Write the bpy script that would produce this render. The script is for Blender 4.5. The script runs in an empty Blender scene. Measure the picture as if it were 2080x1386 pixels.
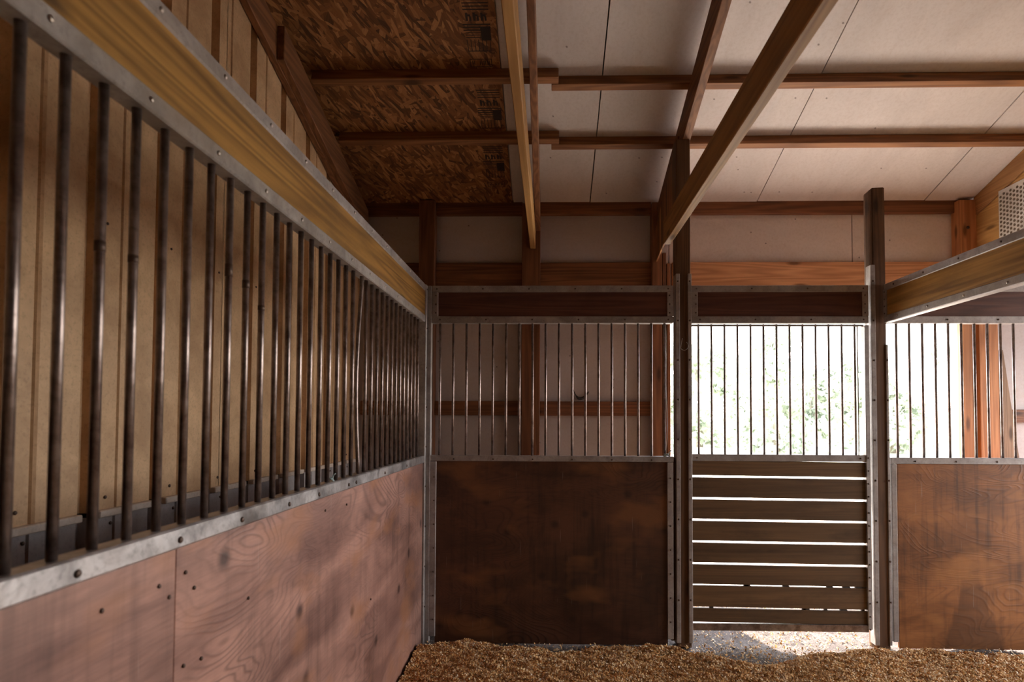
import bpy, bmesh, math, random
import numpy as np
from mathutils import Vector, Matrix, Euler

R = math.radians
rnd = random.Random(7)
SC = bpy.context.scene
COL = SC.collection

# ------------------------------------------------------------------ camera
FPX = 1160.0                      # focal length in pixels of the 2080 x 1386 frame
EYE = 1.31
cam_d = bpy.data.cameras.new('camera')
cam = bpy.data.objects.new('camera', cam_d)
COL.objects.link(cam)
cam_d.sensor_width = 36.0
cam_d.lens = FPX / 2080 * 36.0
YAW, PITCH, ROLL = R(1.3), R(1.7), R(0.22)
PPX, PPY = 1092.0, 816.0          # principal point (the photograph is a cropped frame)
cam_d.shift_x = -(PPX - 1040) / 2080
cam_d.shift_y = (PPY - 693) / 2080
cam.matrix_world = (Matrix.Translation((0, 0, EYE)) @ Matrix.Rotation(YAW, 4, 'Z')
                    @ Matrix.Rotation(math.pi / 2 + PITCH, 4, 'X') @ Matrix.Rotation(ROLL, 4, 'Z'))
cam_d.clip_start = 0.05
cam_d.clip_end = 400
cam_d.dof.use_dof = True
cam_d.dof.focus_distance = 3.6
cam_d.dof.aperture_fstop = 3.6
SC.camera = cam
CM = cam.matrix_world.copy()


def at(px, py, Y):
    """point of the plane y = Y seen at pixel (px, py): used to read sizes off the photograph"""
    d = CM.to_3x3() @ Vector(((px - PPX) / FPX, -(py - PPY) / FPX, -1))
    t = Y / d.y
    return Vector((d.x * t, Y, EYE + d.z * t))


def X(px, Y, py=750):
    return at(px, py, Y).x


def Z(py, Y, px=1100):
    return at(px, py, Y).z


# ------------------------------------------------------------------ world, sun, exposure
SC.view_settings.view_transform = 'Standard'
SC.view_settings.look = 'None'
SC.view_settings.gamma = 1.0
SC.view_settings.use_curve_mapping = False
SC.view_settings.exposure = -0.35

SKY = 17.0
SUN = 38.0
w = bpy.data.worlds.new('sky')
SC.world = w
w.use_nodes = True
nt = w.node_tree
bg = nt.nodes['Background']
tc = nt.nodes.new('ShaderNodeTexCoord')
sep = nt.nodes.new('ShaderNodeSeparateXYZ')
rp = nt.nodes.new('ShaderNodeValToRGB')
rp.color_ramp.elements[0].position = 0.0
rp.color_ramp.elements[0].color = (1.0, 0.91, 0.83, 1)
rp.color_ramp.elements[1].position = 0.8
rp.color_ramp.elements[1].color = (0.70, 0.80, 1.0, 1)
nt.links.new(tc.outputs['Generated'], sep.inputs[0])
nt.links.new(sep.outputs['Z'], rp.inputs[0])
nt.links.new(rp.outputs[0], bg.inputs[0])
bg.inputs[1].default_value = SKY

sun_d = bpy.data.lights.new('sun', 'SUN')
sun_d.energy = SUN
sun_d.angle = R(0.6)
sun_d.color = (1.0, 0.90, 0.80)
sun = bpy.data.objects.new('sun', sun_d)
COL.objects.link(sun)
sun.rotation_euler = Vector((0.45, -1.0, -1.3)).to_track_quat('-Z', 'Y').to_euler()
sun.location = (-8, 20, 14)


def portal(name, loc, rot, sx, sy):
    d = bpy.data.lights.new(name, 'AREA')
    d.shape = 'RECTANGLE'
    d.size, d.size_y = sx, sy
    d.cycles.is_portal = True
    o = bpy.data.objects.new(name, d)
    o.location = loc
    o.rotation_euler = rot
    COL.objects.link(o)


portal('doorway_portal', (1.98, 4.45, 1.1), (R(-90), 0, 0), 2.3, 2.2)
portal('side_portal', (4.9, 2.86, 1.14), (R(90), 0, R(90)), 2.7, 2.4)
try:
    SC.cycles.max_bounces = 10
    SC.cycles.diffuse_bounces = 7
    SC.cycles.glossy_bounces = 4
    SC.cycles.caustics_reflective = False
    SC.cycles.sample_clamp_indirect = 30.0
except Exception:
    pass


# ------------------------------------------------------------------ materials
def nmat(name):
    m = bpy.data.materials.new(name)
    m.use_nodes = True
    n = m.node_tree
    return m, n, n.nodes['Principled BSDF']


class NB:
    """small node-graph writer"""
    def __init__(s, tree):
        s.t = tree

    def n(s, kind, **kw):
        o = s.t.nodes.new(kind)
        for k, v in kw.items():
            setattr(o, k, v)
        return o

    def lk(s, a, b):
        s.t.links.new(a, b)

    def val(s, inp, v):
        if hasattr(v, 'is_output') or isinstance(v, bpy.types.NodeSocket):
            s.lk(v, inp)
        else:
            inp.default_value = v

    def math(s, op, a, b=0.0, c=0.0, clamp=False):
        o = s.n('ShaderNodeMath', operation=op)
        o.use_clamp = clamp
        s.val(o.inputs[0], a)
        s.val(o.inputs[1], b)
        if op in ('MULTIPLY_ADD', 'SMOOTH_MIN', 'COMPARE'):
            s.val(o.inputs[2], c)
        return o.outputs[0]

    def mix(s, f, a, b, mode='MIX'):
        o = s.n('ShaderNodeMix', data_type='RGBA', blend_type=mode)
        s.val(o.inputs[0], f)
        for i, v in ((6, a), (7, b)):
            if isinstance(v, bpy.types.NodeSocket):
                s.lk(v, o.inputs[i])
            else:
                o.inputs[i].default_value = (*v, 1) if len(v) == 3 else v
        return o.outputs[2]

    def ramp(s, f, stops):
        o = s.n('ShaderNodeValToRGB')
        e = o.color_ramp.elements
        while len(e) < len(stops):
            e.new(0.5)
        for q, (p, c) in zip(e, stops):
            q.position = p
            q.color = (*c, 1) if not isinstance(c, (int, float)) else (c, c, c, 1)
        s.lk(f, o.inputs[0])
        return o.outputs[0]

    def noise(s, vec, scale=1.0, detail=4, rough=0.55, dist=0.0):
        o = s.n('ShaderNodeTexNoise')
        s.lk(vec, o.inputs['Vector'])
        o.inputs['Scale'].default_value = scale
        o.inputs['Detail'].default_value = detail
        o.inputs['Roughness'].default_value = rough
        o.inputs['Distortion'].default_value = dist
        return o.outputs[0]

    def mapp(s, vec, scale=(1, 1, 1), rot=(0, 0, 0), loc=(0, 0, 0)):
        o = s.n('ShaderNodeMapping')
        s.lk(vec, o.inputs[0])
        o.inputs['Scale'].default_value = scale
        o.inputs['Rotation'].default_value = rot
        o.inputs['Location'].default_value = loc
        return o.outputs[0]

    def coords(s, axis='X', spread=7.0, face='XZ'):
        """object coordinates turned so that the grain runs along the first component, shifted per object"""
        t = s.n('ShaderNodeTexCoord')
        sp = s.n('ShaderNodeSeparateXYZ')
        s.lk(t.outputs['Object'], sp.inputs[0])
        order = {'X': 'XYZ', 'Y': 'YXZ', 'Z': 'ZXY'}[axis]
        cb = s.n('ShaderNodeCombineXYZ')
        for i, a in enumerate(order):
            s.lk(sp.outputs[a], cb.inputs[i])
        oi = s.n('ShaderNodeObjectInfo')
        ad = s.n('ShaderNodeVectorMath', operation='ADD')
        s.lk(cb.outputs[0], ad.inputs[0])
        rr = s.math('MULTIPLY', oi.outputs['Random'], spread)
        s.lk(rr, ad.inputs[1])
        return ad.outputs[0], oi.outputs['Random']

    def flat(s, v):
        sp = s.n('ShaderNodeSeparateXYZ')
        s.lk(v, sp.inputs[0])
        cb = s.n('ShaderNodeCombineXYZ')
        s.lk(sp.outputs[0], cb.inputs[0])
        s.lk(s.math('ADD', sp.outputs[1], sp.outputs[2]), cb.inputs[1])
        return cb.outputs[0]

    def bump(s, h, strength=0.3, dist=0.01):
        o = s.n('ShaderNodeBump')
        o.inputs['Strength'].default_value = strength
        o.inputs['Distance'].default_value = dist
        s.lk(h, o.inputs['Height'])
        return o.outputs[0]


def wood(name, dark, light, axis='X', rough=0.62, knots=True, dirt=0.35, ring=1.0, vary=0.25, spec=0.35):
    m, n, b = nmat(name)
    g = NB(n)
    v, rr = g.coords(axis)
    fine = g.noise(g.mapp(v, (2.2, 120, 120)), 1, 3, 0.6)
    mid = g.noise(g.mapp(v, (0.9, 22, 22)), 1, 5, 0.6, 0.4)
    warp = g.noise(g.mapp(v, (0.38, 8, 8)), 1, 2, 0.5)
    rings = g.math('SINE', g.math('MULTIPLY', warp, 70.0))
    rings = g.math('MULTIPLY_ADD', rings, 0.5, 0.5)
    f = g.math('MULTIPLY_ADD', rings, 0.30 * ring, g.math('MULTIPLY', mid, 0.75))
    f = g.math('MULTIPLY_ADD', fine, 0.35, g.math('SUBTRACT', f, 0.22 + 0.1 * ring))
    col = g.ramp(f, [(0.1, dark), (0.85, light)])
    if knots:
        vo = g.n('ShaderNodeTexVoronoi', voronoi_dimensions='2D')
        vo.inputs['Scale'].default_value = 1.0
        g.lk(g.mapp(g.flat(v), (1.9, 6.5, 1)), vo.inputs['Vector'])
        kd = g.ramp(vo.outputs['Distance'], [(0.05, 1.0), (0.13, 0.0)])
        cg = g.n('ShaderNodeSeparateColor')
        g.lk(vo.outputs['Color'], cg.inputs[0])
        sel = g.math('GREATER_THAN', cg.outputs[0], 0.72)
        kf = g.math('MULTIPLY', kd, g.math('MULTIPLY', sel, 0.8))
        col = g.mix(kf, col, tuple(c * 0.3 for c in dark))
    d = g.noise(g.mapp(v, (2.0, 5.0, 5.0)), 1, 5, 0.7)
    df = g.math('MULTIPLY', g.ramp(d, [(0.5, 0.0), (0.75, 1.0)]), dirt)
    col = g.mix(df, col, tuple(c * 0.35 for c in dark))
    hs = g.n('ShaderNodeHueSaturation')
    g.lk(col, hs.inputs['Color'])
    g.lk(g.math('MULTIPLY_ADD', rr, vary * 2, 1 - vary), hs.inputs['Value'])
    g.lk(hs.outputs[0], b.inputs['Base Color'])
    b.inputs['Roughness'].default_value = rough
    b.inputs['Specular IOR Level'].default_value = spec
    g.lk(g.bump(f, 0.35, 0.003), b.inputs['Normal'])
    return m


def plywood(name, dark, light, u='X', rough=0.5, stain=0.5, knot=0.7, contour=0.55, patch=None, coat=0.0, scuff=0.35, drip=None):
    """rotary-cut face: contour lines, oval knots, drips, scuffs"""
    m, n, b = nmat(name)
    g = NB(n)
    v, rr = g.coords(u, 5.0)
    sp = g.n('ShaderNodeSeparateXYZ')
    g.lk(v, sp.inputs[0])
    # for u = X the height is component 2, for u = Y it is component 2 as well
    uv = g.n('ShaderNodeCombineXYZ')
    g.lk(sp.outputs[0], uv.inputs[0])
    g.lk(sp.outputs[2], uv.inputs[1])
    p = uv.outputs[0]
    base = g.noise(g.mapp(p, (1.3, 3.0, 1)), 1, 2.5, 0.5, 0.5)
    lines = g.math('SINE', g.math('MULTIPLY', base, 240.0))
    lines = g.math('POWER', g.math('MULTIPLY_ADD', lines, 0.5, 0.5), 3.5)
    msk = g.ramp(g.noise(g.mapp(p, (1.4, 1.7, 1), loc=(3, 1, 0)), 1, 2), [(0.4, 0.1), (0.62, 1.0)])
    lines = g.math('MULTIPLY', lines, msk)
    tone = g.noise(g.mapp(p, (1.6, 5.0, 1), loc=(9, 2, 0)), 1, 5, 0.6, 0.6)
    fine = g.noise(g.mapp(p, (9, 160, 1)), 1, 3, 0.6)
    f = g.math('MULTIPLY_ADD', fine, 0.25, g.math('SUBTRACT', tone, 0.1))
    col = g.ramp(f, [(0.28, dark), (0.66, light)])
    col = g.mix(g.math('MULTIPLY', lines, contour), col, tuple(c * 0.6 for c in dark))
    vo = g.n('ShaderNodeTexVoronoi', voronoi_dimensions='2D')
    vo.inputs['Scale'].default_value = 1.0
    g.lk(g.mapp(p, (3.4, 3.4, 1), rot=(0, 0, R(-20))), vo.inputs['Vector'])
    vo2 = g.n('ShaderNodeVectorMath', operation='SUBTRACT')
    kd = g.ramp(vo.outputs['Distance'], [(0.035, 1.0), (0.11, 0.0)])
    cg = g.n('ShaderNodeSeparateColor')
    g.lk(vo.outputs['Color'], cg.inputs[0])
    kf = g.math('MULTIPLY', kd, g.math('MULTIPLY', g.math('GREATER_THAN', cg.outputs[1], 0.42), knot))
    col = g.mix(kf, col, tuple(c * 0.38 for c in dark))
    # vertical drips and rubbed dirt
    dr = g.noise(g.mapp(p, (26, 1.6, 1), loc=(1, 5, 0)), 1, 4, 0.6)
    big = g.noise(g.mapp(p, (1.5, 1.2, 1), loc=(4, 8, 0)), 1, 4, 0.6)
    df = g.math('MULTIPLY', g.ramp(dr, [(0.5, 0.0), (0.68, 1.0)]), g.ramp(big, [(0.35, 0.15), (0.65, 1.0)]))
    col = g.mix(g.math('MULTIPLY', df, stain), col, tuple(c * 0.3 for c in dark))
    bf = g.math('MULTIPLY', g.ramp(big, [(0.5, 0.0), (0.7, 1.0)]), stain)
    col = g.mix(bf, col, tuple(c * 0.42 for c in dark))
    if drip:
        tt = g.n('ShaderNodeTexCoord')
        s3 = g.n('ShaderNodeSeparateXYZ')
        g.lk(tt.outputs['Object'], s3.inputs[0])
        nz = g.noise(g.mapp(tt.outputs['Object'], (16, 1, 2.5)), 1, 3, 0.6)
        du = g.math('ABSOLUTE', g.math('SUBTRACT', s3.outputs[0], drip[0]))
        hgt = g.math('SUBTRACT', g.math('MULTIPLY_ADD', nz, 0.42, drip[2] - 0.21), g.math('MULTIPLY', du, 3.2))
        mk = g.math('MULTIPLY', g.math('SUBTRACT', hgt, s3.outputs[2]), 12.0, clamp=True)
        col = g.mix(g.math('MULTIPLY', mk, 0.5), col, tuple(c * 0.3 for c in dark))
    if patch:
        pn = g.noise(g.mapp(p, (2.2, 4.2, 1), loc=(7, 3, 0)), 1, 3, 0.55)
        col = g.mix(g.math('MULTIPLY', g.ramp(pn, [(0.54, 0.0), (0.66, 1.0)]), 0.65), col, patch)
    sc = g.noise(g.mapp(p, (70, 3.5, 1), rot=(0, 0, R(12)), loc=(2, 2, 0)), 1, 2, 0.5)
    sf = g.math('MULTIPLY', g.ramp(sc, [(0.70, 0.0), (0.74, 1.0)]), scuff)
    col = g.mix(sf, col, (0.6, 0.5, 0.42))
    g.lk(col, b.inputs['Base Color'])
    g.lk(g.math('MULTIPLY_ADD', tone, 0.3, rough - 0.15), b.inputs['Roughness'])
    b.inputs['Specular IOR Level'].default_value = 0.45
    b.inputs['Coat Weight'].default_value = coat
    b.inputs['Coat Roughness'].default_value = 0.34
    g.lk(g.bump(g.math('ADD', f, lines), 0.25, 0.0025), b.inputs['Normal'])
    return m


def metal(name, c1, c2, metallic=0.55, rough=0.45, dust=(0.30, 0.22, 0.16), df=0.4, sc=1.0):
    m, n, b = nmat(name)
    g = NB(n)
    v, rr = g.coords('X', 9.0)
    a = g.noise(g.mapp(v, (9 * sc, 9 * sc, 9 * sc)), 1, 6, 0.65, 0.4)
    c = g.noise(g.mapp(v, (90, 90, 90)), 1, 3, 0.6)
    col = g.ramp(a, [(0.35, c1), (0.62, c2)])
    col = g.mix(g.math('MULTIPLY', g.ramp(c, [(0.52, 0.0), (0.72, 1.0)]), 0.35), col, tuple(x * 0.45 for x in c1))
    d = g.noise(g.mapp(v, (4, 4, 4), loc=(3, 3, 3)), 1, 5, 0.7)
    dm = g.math('MULTIPLY', g.ramp(d, [(0.42, 0.0), (0.7, 1.0)]), df)
    col = g.mix(dm, col, dust)
    g.lk(col, b.inputs['Base Color'])
    g.lk(g.math('MULTIPLY_ADD', dm, -metallic * 0.9, metallic), b.inputs['Metallic'])
    g.lk(g.math('MULTIPLY_ADD', a, 0.3, rough - 0.12), b.inputs['Roughness'])
    g.lk(g.bump(c, 0.12, 0.002), b.inputs['Normal'])
    return m


def plain(name, c, rough=0.6, metallic=0.0, var=0.15, sc=30.0):
    m, n, b = nmat(name)
    g = NB(n)
    v, rr = g.coords('X', 9.0)
    a = g.noise(g.mapp(v, (sc, sc, sc)), 1, 4, 0.6)
    col = g.ramp(a, [(0.3, tuple(x * (1 - var) for x in c)), (0.7, tuple(min(1, x * (1 + var)) for x in c))])
    g.lk(col, b.inputs['Base Color'])
    b.inputs['Roughness'].default_value = rough
    b.inputs['Metallic'].default_value = metallic
    return m


def white_board(name, c, stain=0.35, axis='X'):
    m, n, b = nmat(name)
    g = NB(n)
    v, rr = g.coords(axis, 6.0)
    a = g.noise(g.mapp(v, (1.2, 3.0, 3.0)), 1, 5, 0.6, 0.8)
    col = g.ramp(a, [(0.3, tuple(x * 0.86 for x in c)), (0.65, c)])
    s1 = g.noise(g.mapp(v, (2.2, 6, 6), loc=(4, 4, 4)), 1, 6, 0.65, 1.2)
    col = g.mix(g.math('MULTIPLY', g.ramp(s1, [(0.55, 0.0), (0.78, 1.0)]), stain), col, (0.42, 0.27, 0.17))
    vo = g.n('ShaderNodeTexVoronoi', voronoi_dimensions='2D')
    g.lk(g.mapp(g.flat(v), (9, 9, 1)), vo.inputs['Vector'])
    vo.inputs['Scale'].default_value = 1.0
    cg = g.n('ShaderNodeSeparateColor')
    g.lk(vo.outputs['Color'], cg.inputs[0])
    sk = g.math('MULTIPLY', g.ramp(vo.outputs['Distance'], [(0.03, 1.0), (0.07, 0.0)]), g.math('GREATER_THAN', cg.outputs[0], 0.93))
    col = g.mix(g.math('MULTIPLY', sk, 0.7), col, (0.08, 0.05, 0.04))
    hi = g.noise(g.mapp(v, (55, 55, 55)), 1, 3, 0.7)
    col = g.mix(g.math('MULTIPLY', g.ramp(hi, [(0.45, 0.0), (0.8, 1.0)]), 0.22), col, (0.3, 0.2, 0.14))
    g.lk(col, b.inputs['Base Color'])
    b.inputs['Roughness'].default_value = 0.75
    g.lk(g.bump(a, 0.2, 0.004), b.inputs['Normal'])
    return m


def osb(name):
    m, n, b = nmat(name)
    g = NB(n)
    v, rr = g.coords('X', 3.0)
    sp = g.n('ShaderNodeSeparateXYZ')
    g.lk(v, sp.inputs[0])
    uv = g.n('ShaderNodeCombineXYZ')
    g.lk(sp.outputs[0], uv.inputs[0])
    g.lk(sp.outputs[1], uv.inputs[1])
    p = uv.outputs[0]
    wv = g.n('ShaderNodeTexNoise')
    wv.inputs['Scale'].default_value = 5.0
    wv.inputs['Detail'].default_value = 2
    g.lk(p, wv.inputs['Vector'])
    wo = g.n('ShaderNodeVectorMath', operation='MULTIPLY_ADD')
    g.lk(wv.outputs['Color'], wo.inputs[0])
    wo.inputs[1].default_value = (0.05, 0.05, 0)
    g.lk(p, wo.inputs[2])
    p = wo.outputs[0]
    layers = []
    for k, (ang, sx, sy) in enumerate(((62, 7, 34), (-25, 9, 42), (15, 8, 38), (105, 10, 46), (-60, 12, 52))):
        vo = g.n('ShaderNodeTexVoronoi', voronoi_dimensions='2D')
        vo.inputs['Scale'].default_value = 1.0
        vo.inputs['Randomness'].default_value = 1.0
        g.lk(g.mapp(p, (sx, sy, 1), rot=(0, 0, 0), loc=(k * 3.1, k * 1.7, 0)) if False else
             g.mapp(g.mapp(p, (1, 1, 1), rot=(0, 0, R(ang))), (sx * 1.2, sy * 1.25, 1), loc=(k * 3.1, k * 1.7, 0)), vo.inputs['Vector'])
        cg = g.n('ShaderNodeSeparateColor')
        g.lk(vo.outputs['Color'], cg.inputs[0])
        st = g.noise(g.mapp(g.mapp(p, (1, 1, 1), rot=(0, 0, R(ang))), (8, 150, 1)), 1, 2, 0.5)
        layers.append((cg.outputs[0], cg.outputs[1], vo.outputs['Distance'], st))
    val = None
    for (c0, c1, dd, st) in layers:
        tone = g.math('MULTIPLY_ADD', st, 0.30, g.math('MULTIPLY', c0, 0.8))
        if val is None:
            val = tone
        else:
            sel = g.math('GREATER_THAN', c1, 0.62)
            mm = g.n('ShaderNodeMix', data_type='FLOAT')
            g.lk(sel, mm.inputs[0])
            g.lk(val, mm.inputs[2])
            g.lk(tone, mm.inputs[3])
            val = mm.outputs[0]
    col = g.ramp(val, [(0.05, (0.040, 0.014, 0.005)), (0.35, (0.17, 0.065, 0.022)), (0.7, (0.30, 0.125, 0.042)), (1.0, (0.52, 0.26, 0.10))])
    g.lk(col, b.inputs['Base Color'])
    b.inputs['Roughness'].default_value = 0.6
    g.lk(g.bump(val, 0.5, 0.006), b.inputs['Normal'])
    return m


M = {}
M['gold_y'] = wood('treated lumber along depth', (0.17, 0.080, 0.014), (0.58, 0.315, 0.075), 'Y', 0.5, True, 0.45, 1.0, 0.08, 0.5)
M['gold2_y'] = wood('golden lumber along depth', (0.34, 0.17, 0.050), (0.62, 0.36, 0.13), 'Y', 0.6, True, 0.15, 1.0, 0.1)
M['fir_x'] = wood('red fir across', (0.11, 0.042, 0.020), (0.31, 0.130, 0.055), 'X', 0.62, True, 0.4)
M['fir_y'] = wood('red fir along depth', (0.11, 0.045, 0.020), (0.28, 0.125, 0.052), 'Y', 0.62, True, 0.3)
M['fir_z'] = wood('red fir upright', (0.14, 0.055, 0.025), (0.34, 0.145, 0.065), 'Z', 0.62, True, 0.3)
M['firp_x'] = wood('orange fir purlin', (0.16, 0.065, 0.028), (0.42, 0.19, 0.075), 'X', 0.62, True, 0.25, 1.0, 0.1)
M['fir_lit_x'] = wood('lit red fir across', (0.34, 0.155, 0.070), (0.68, 0.37, 0.19), 'X', 0.62, True, 0.15)  # brighter copy of the fir; light on the header is in its colour
M['fir_lit_y'] = wood('lit red fir along depth', (0.26, 0.12, 0.045), (0.52, 0.28, 0.11), 'Y', 0.62, True, 0.2, 1.0, 0.1)  # fir raised to orange to carry the light on the right rafter
M['fir_lit_z'] = wood('lit red fir upright', (0.34, 0.14, 0.055), (0.66, 0.32, 0.14), 'Z', 0.62, True, 0.15)  # lit version of the upright fir, for the studs and post at right
M['gold_shade_y'] = wood('shaded golden lumber along depth', (0.20, 0.095, 0.028), (0.48, 0.26, 0.08), 'Y', 0.6, True, 0.3, 1.0, 0.05)  # golden lumber darkened to put the joist's shaded side into the colour
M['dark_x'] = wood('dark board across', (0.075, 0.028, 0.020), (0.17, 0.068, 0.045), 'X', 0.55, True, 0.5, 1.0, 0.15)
M['post_z'] = wood('brown post', (0.085, 0.042, 0.022), (0.20, 0.105, 0.052), 'Z', 0.6, True, 0.6, 1.0, 0.1)
M['slat_x'] = wood('door slat', (0.085, 0.046, 0.020), (0.24, 0.135, 0.058), 'X', 0.65, False, 0.6, 0.4, 0.15)
M['grey_z'] = wood('weathered brace', (0.22, 0.14, 0.09), (0.48, 0.33, 0.22), 'Z', 0.75, True, 0.3)
M['ply_left'] = plywood('worn plywood on the left partition', (0.145, 0.068, 0.058), (0.50, 0.275, 0.215), 'Y', 0.5, 0.42, 0.9, 0.5, (0.42, 0.19, 0.095), 0.6, 0.3)
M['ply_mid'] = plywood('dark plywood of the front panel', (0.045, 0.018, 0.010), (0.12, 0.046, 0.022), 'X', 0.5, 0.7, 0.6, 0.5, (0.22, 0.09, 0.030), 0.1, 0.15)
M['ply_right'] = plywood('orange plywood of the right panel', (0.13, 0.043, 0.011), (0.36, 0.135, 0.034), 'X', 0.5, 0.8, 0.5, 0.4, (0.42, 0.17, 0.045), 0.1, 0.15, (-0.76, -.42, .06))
M['galv'] = metal('dull galvanised steel', (0.26, 0.24, 0.235), (0.44, 0.41, 0.40), 0.35, 0.48)
M['rail'] = metal('scuffed galvanised rail', (0.22, 0.215, 0.22), (0.60, 0.59, 0.60), 0.75, 0.33, (0.25, 0.17, 0.12), 0.35)
M['bar'] = metal('worn steel bar', (0.16, 0.12, 0.11), (0.38, 0.32, 0.30), 0.92, 0.33, (0.12, 0.07, 0.05), 0.35, 2.0)
M['screw'] = plain('rusty screw', (0.10, 0.065, 0.05), 0.5, 0.5)
M['screw_bright'] = plain('zinc screw', (0.55, 0.50, 0.46), 0.35, 0.8)
M['siding'] = metal('tan corrugated siding', (0.50, 0.32, 0.175), (0.70, 0.475, 0.275), 0.0, 0.5, (0.34, 0.19, 0.085), 0.5, 0.6)
M['siding_grey'] = metal('grey corrugated wainscot', (0.34, 0.33, 0.34), (0.46, 0.44, 0.45), 0.0, 0.5, (0.25, 0.18, 0.13), 0.35, 0.6)
M['ledge'] = metal('dusty cream ledge flashing', (0.60, 0.52, 0.44), (0.74, 0.66, 0.58), 0.0, 0.5, (0.30, 0.20, 0.13), 0.3)
M['ceil'] = white_board('off-white ceiling board', (0.66, 0.60, 0.575), 0.16, 'Y')
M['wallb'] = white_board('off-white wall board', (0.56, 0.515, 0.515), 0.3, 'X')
M['wallb_lit'] = white_board('lit off-white wall board', (0.70, 0.635, 0.60), 0.3, 'X')  # same wall board, brightened to carry the stronger light above the doorway
M['osb'] = osb('oriented strand board')
M['ink'] = plain('black stamp ink', (0.035, 0.022, 0.018), 0.7)
M['dark_gap'] = plain('dark backing', (0.04, 0.03, 0.028), 0.9)
M['cob'] = plain('dusty cobweb', (0.06, 0.05, 0.045), 0.9)
M['twine'] = plain('pale blue twine', (0.42, 0.55, 0.58), 0.8)
M['wire'] = plain('pale wire', (0.75, 0.73, 0.70), 0.35, 0.6)
M['plate'] = metal('truss connector plate', (0.50, 0.47, 0.43), (0.66, 0.62, 0.57), 0.3, 0.45)
M['hole'] = plain('punched hole', (0.09, 0.06, 0.035), 0.8)
M['roofing'] = plain('roof sheet', (0.35, 0.33, 0.33), 0.6)


def soil_mat():
    m, n, b = nmat('dark packed soil')
    g = NB(n)
    t = g.n('ShaderNodeTexCoord')
    v = t.outputs['Object']
    a = g.noise(v, 14, 8, 0.7)
    c = g.noise(v, 120, 4, 0.7)
    col = g.ramp(a, [(0.35, (0.045, 0.032, 0.026)), (0.7, (0.17, 0.13, 0.11))])
    col = g.mix(g.ramp(c, [(0.55, 0.0), (0.7, 0.6)]), col, (0.34, 0.27, 0.21))
    g.lk(col, b.inputs['Base Color'])
    b.inputs['Roughness'].default_value = 0.85
    g.lk(g.bump(g.math('ADD', a, c), 0.8, 0.02), b.inputs['Normal'])
    return m


def shaving_mat():
    m, n, b = nmat('wood shavings')
    g = NB(n)
    ge = g.n('ShaderNodeNewGeometry')
    col = g.ramp(ge.outputs['Random Per Island'], [(0.0, (0.42, 0.19, 0.050)), (0.3, (0.74, 0.43, 0.15)), (0.75, (0.92, 0.68, 0.36)), (1.0, (0.97, 0.87, 0.68))])
    g.lk(col, b.inputs['Base Color'])
    b.inputs['Roughness'].default_value = 0.7
    return m


def grass_mat():
    m, n, b = nmat('sunlit pasture grass')
    g = NB(n)
    t = g.n('ShaderNodeTexCoord')
    a = g.noise(t.outputs['Object'], 0.8, 8, 0.7)
    col = g.ramp(a, [(0.35, (0.34, 0.33, 0.22)), (0.65, (0.50, 0.47, 0.36))])
    g.lk(col, b.inputs['Base Color'])
    b.inputs['Roughness'].default_value = 0.8
    return m


def leaf_mat():
    m, n, b = nmat('tree leaves')
    g = NB(n)
    ge = g.n('ShaderNodeNewGeometry')
    col = g.ramp(ge.outputs['Random Per Island'], [(0.0, (0.30, 0.35, 0.26)), (1.0, (0.58, 0.62, 0.52))])  # leaf colours paled to stand in for haze glare
    g.lk(col, b.inputs['Base Color'])
    b.inputs['Roughness'].default_value = 0.6
    tr = g.n('ShaderNodeBsdfTranslucent')
    g.lk(col, tr.inputs['Color'])
    mx = g.n('ShaderNodeMixShader')
    mx.inputs[0].default_value = 0.45
    out = n.nodes['Material Output']
    g.lk(b.outputs[0], mx.inputs[1])
    g.lk(tr.outputs[0], mx.inputs[2])
    g.lk(mx.outputs[0], out.inputs[0])
    return m


M['soil'] = soil_mat()
M['shav'] = shaving_mat()
M['grass'] = grass_mat()
M['leaf'] = leaf_mat()
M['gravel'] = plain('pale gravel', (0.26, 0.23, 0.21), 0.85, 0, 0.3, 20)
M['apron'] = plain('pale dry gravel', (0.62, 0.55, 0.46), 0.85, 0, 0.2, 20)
M['bark'] = plain('tree bark', (0.34, 0.30, 0.26), 0.85)


# ------------------------------------------------------------------ object helpers
def tag(o, label=None, cat=None, group=None, kind=None):
    if label:
        o['label'] = label
    if cat:
        o['category'] = cat
    if group:
        o['group'] = group
    if kind:
        o['kind'] = kind
    return o


def base(name, loc, label, cat, group=None):
    o = bpy.data.objects.new(name, None)
    o.empty_display_size = 0.1
    o.location = loc
    COL.objects.link(o)
    return tag(o, label, cat, group)


def wloc(o):
    p = Vector(o.location)
    while o.parent:
        o = o.parent
        p += Vector(o.location)
    return p


def link(name, me, mat, parent=None, loc=(0, 0, 0)):
    """loc is the WORLD place of the mesh's own origin"""
    o = bpy.data.objects.new(name, me)
    if mat is not None:
        if not me.materials:
            me.materials.append(mat)
    COL.objects.link(o)
    if parent:
        o.parent = parent
        o.location = Vector(loc) - wloc(parent)
    else:
        o.location = loc
    return o


def bm_mesh(bm, name, smooth=False):
    me = bpy.data.meshes.new(name)
    bmesh.ops.recalc_face_normals(bm, faces=bm.faces[:])
    bm.to_mesh(me)
    bm.free()
    if smooth:
        for p in me.polygons:
            p.use_smooth = True
    return me


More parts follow.
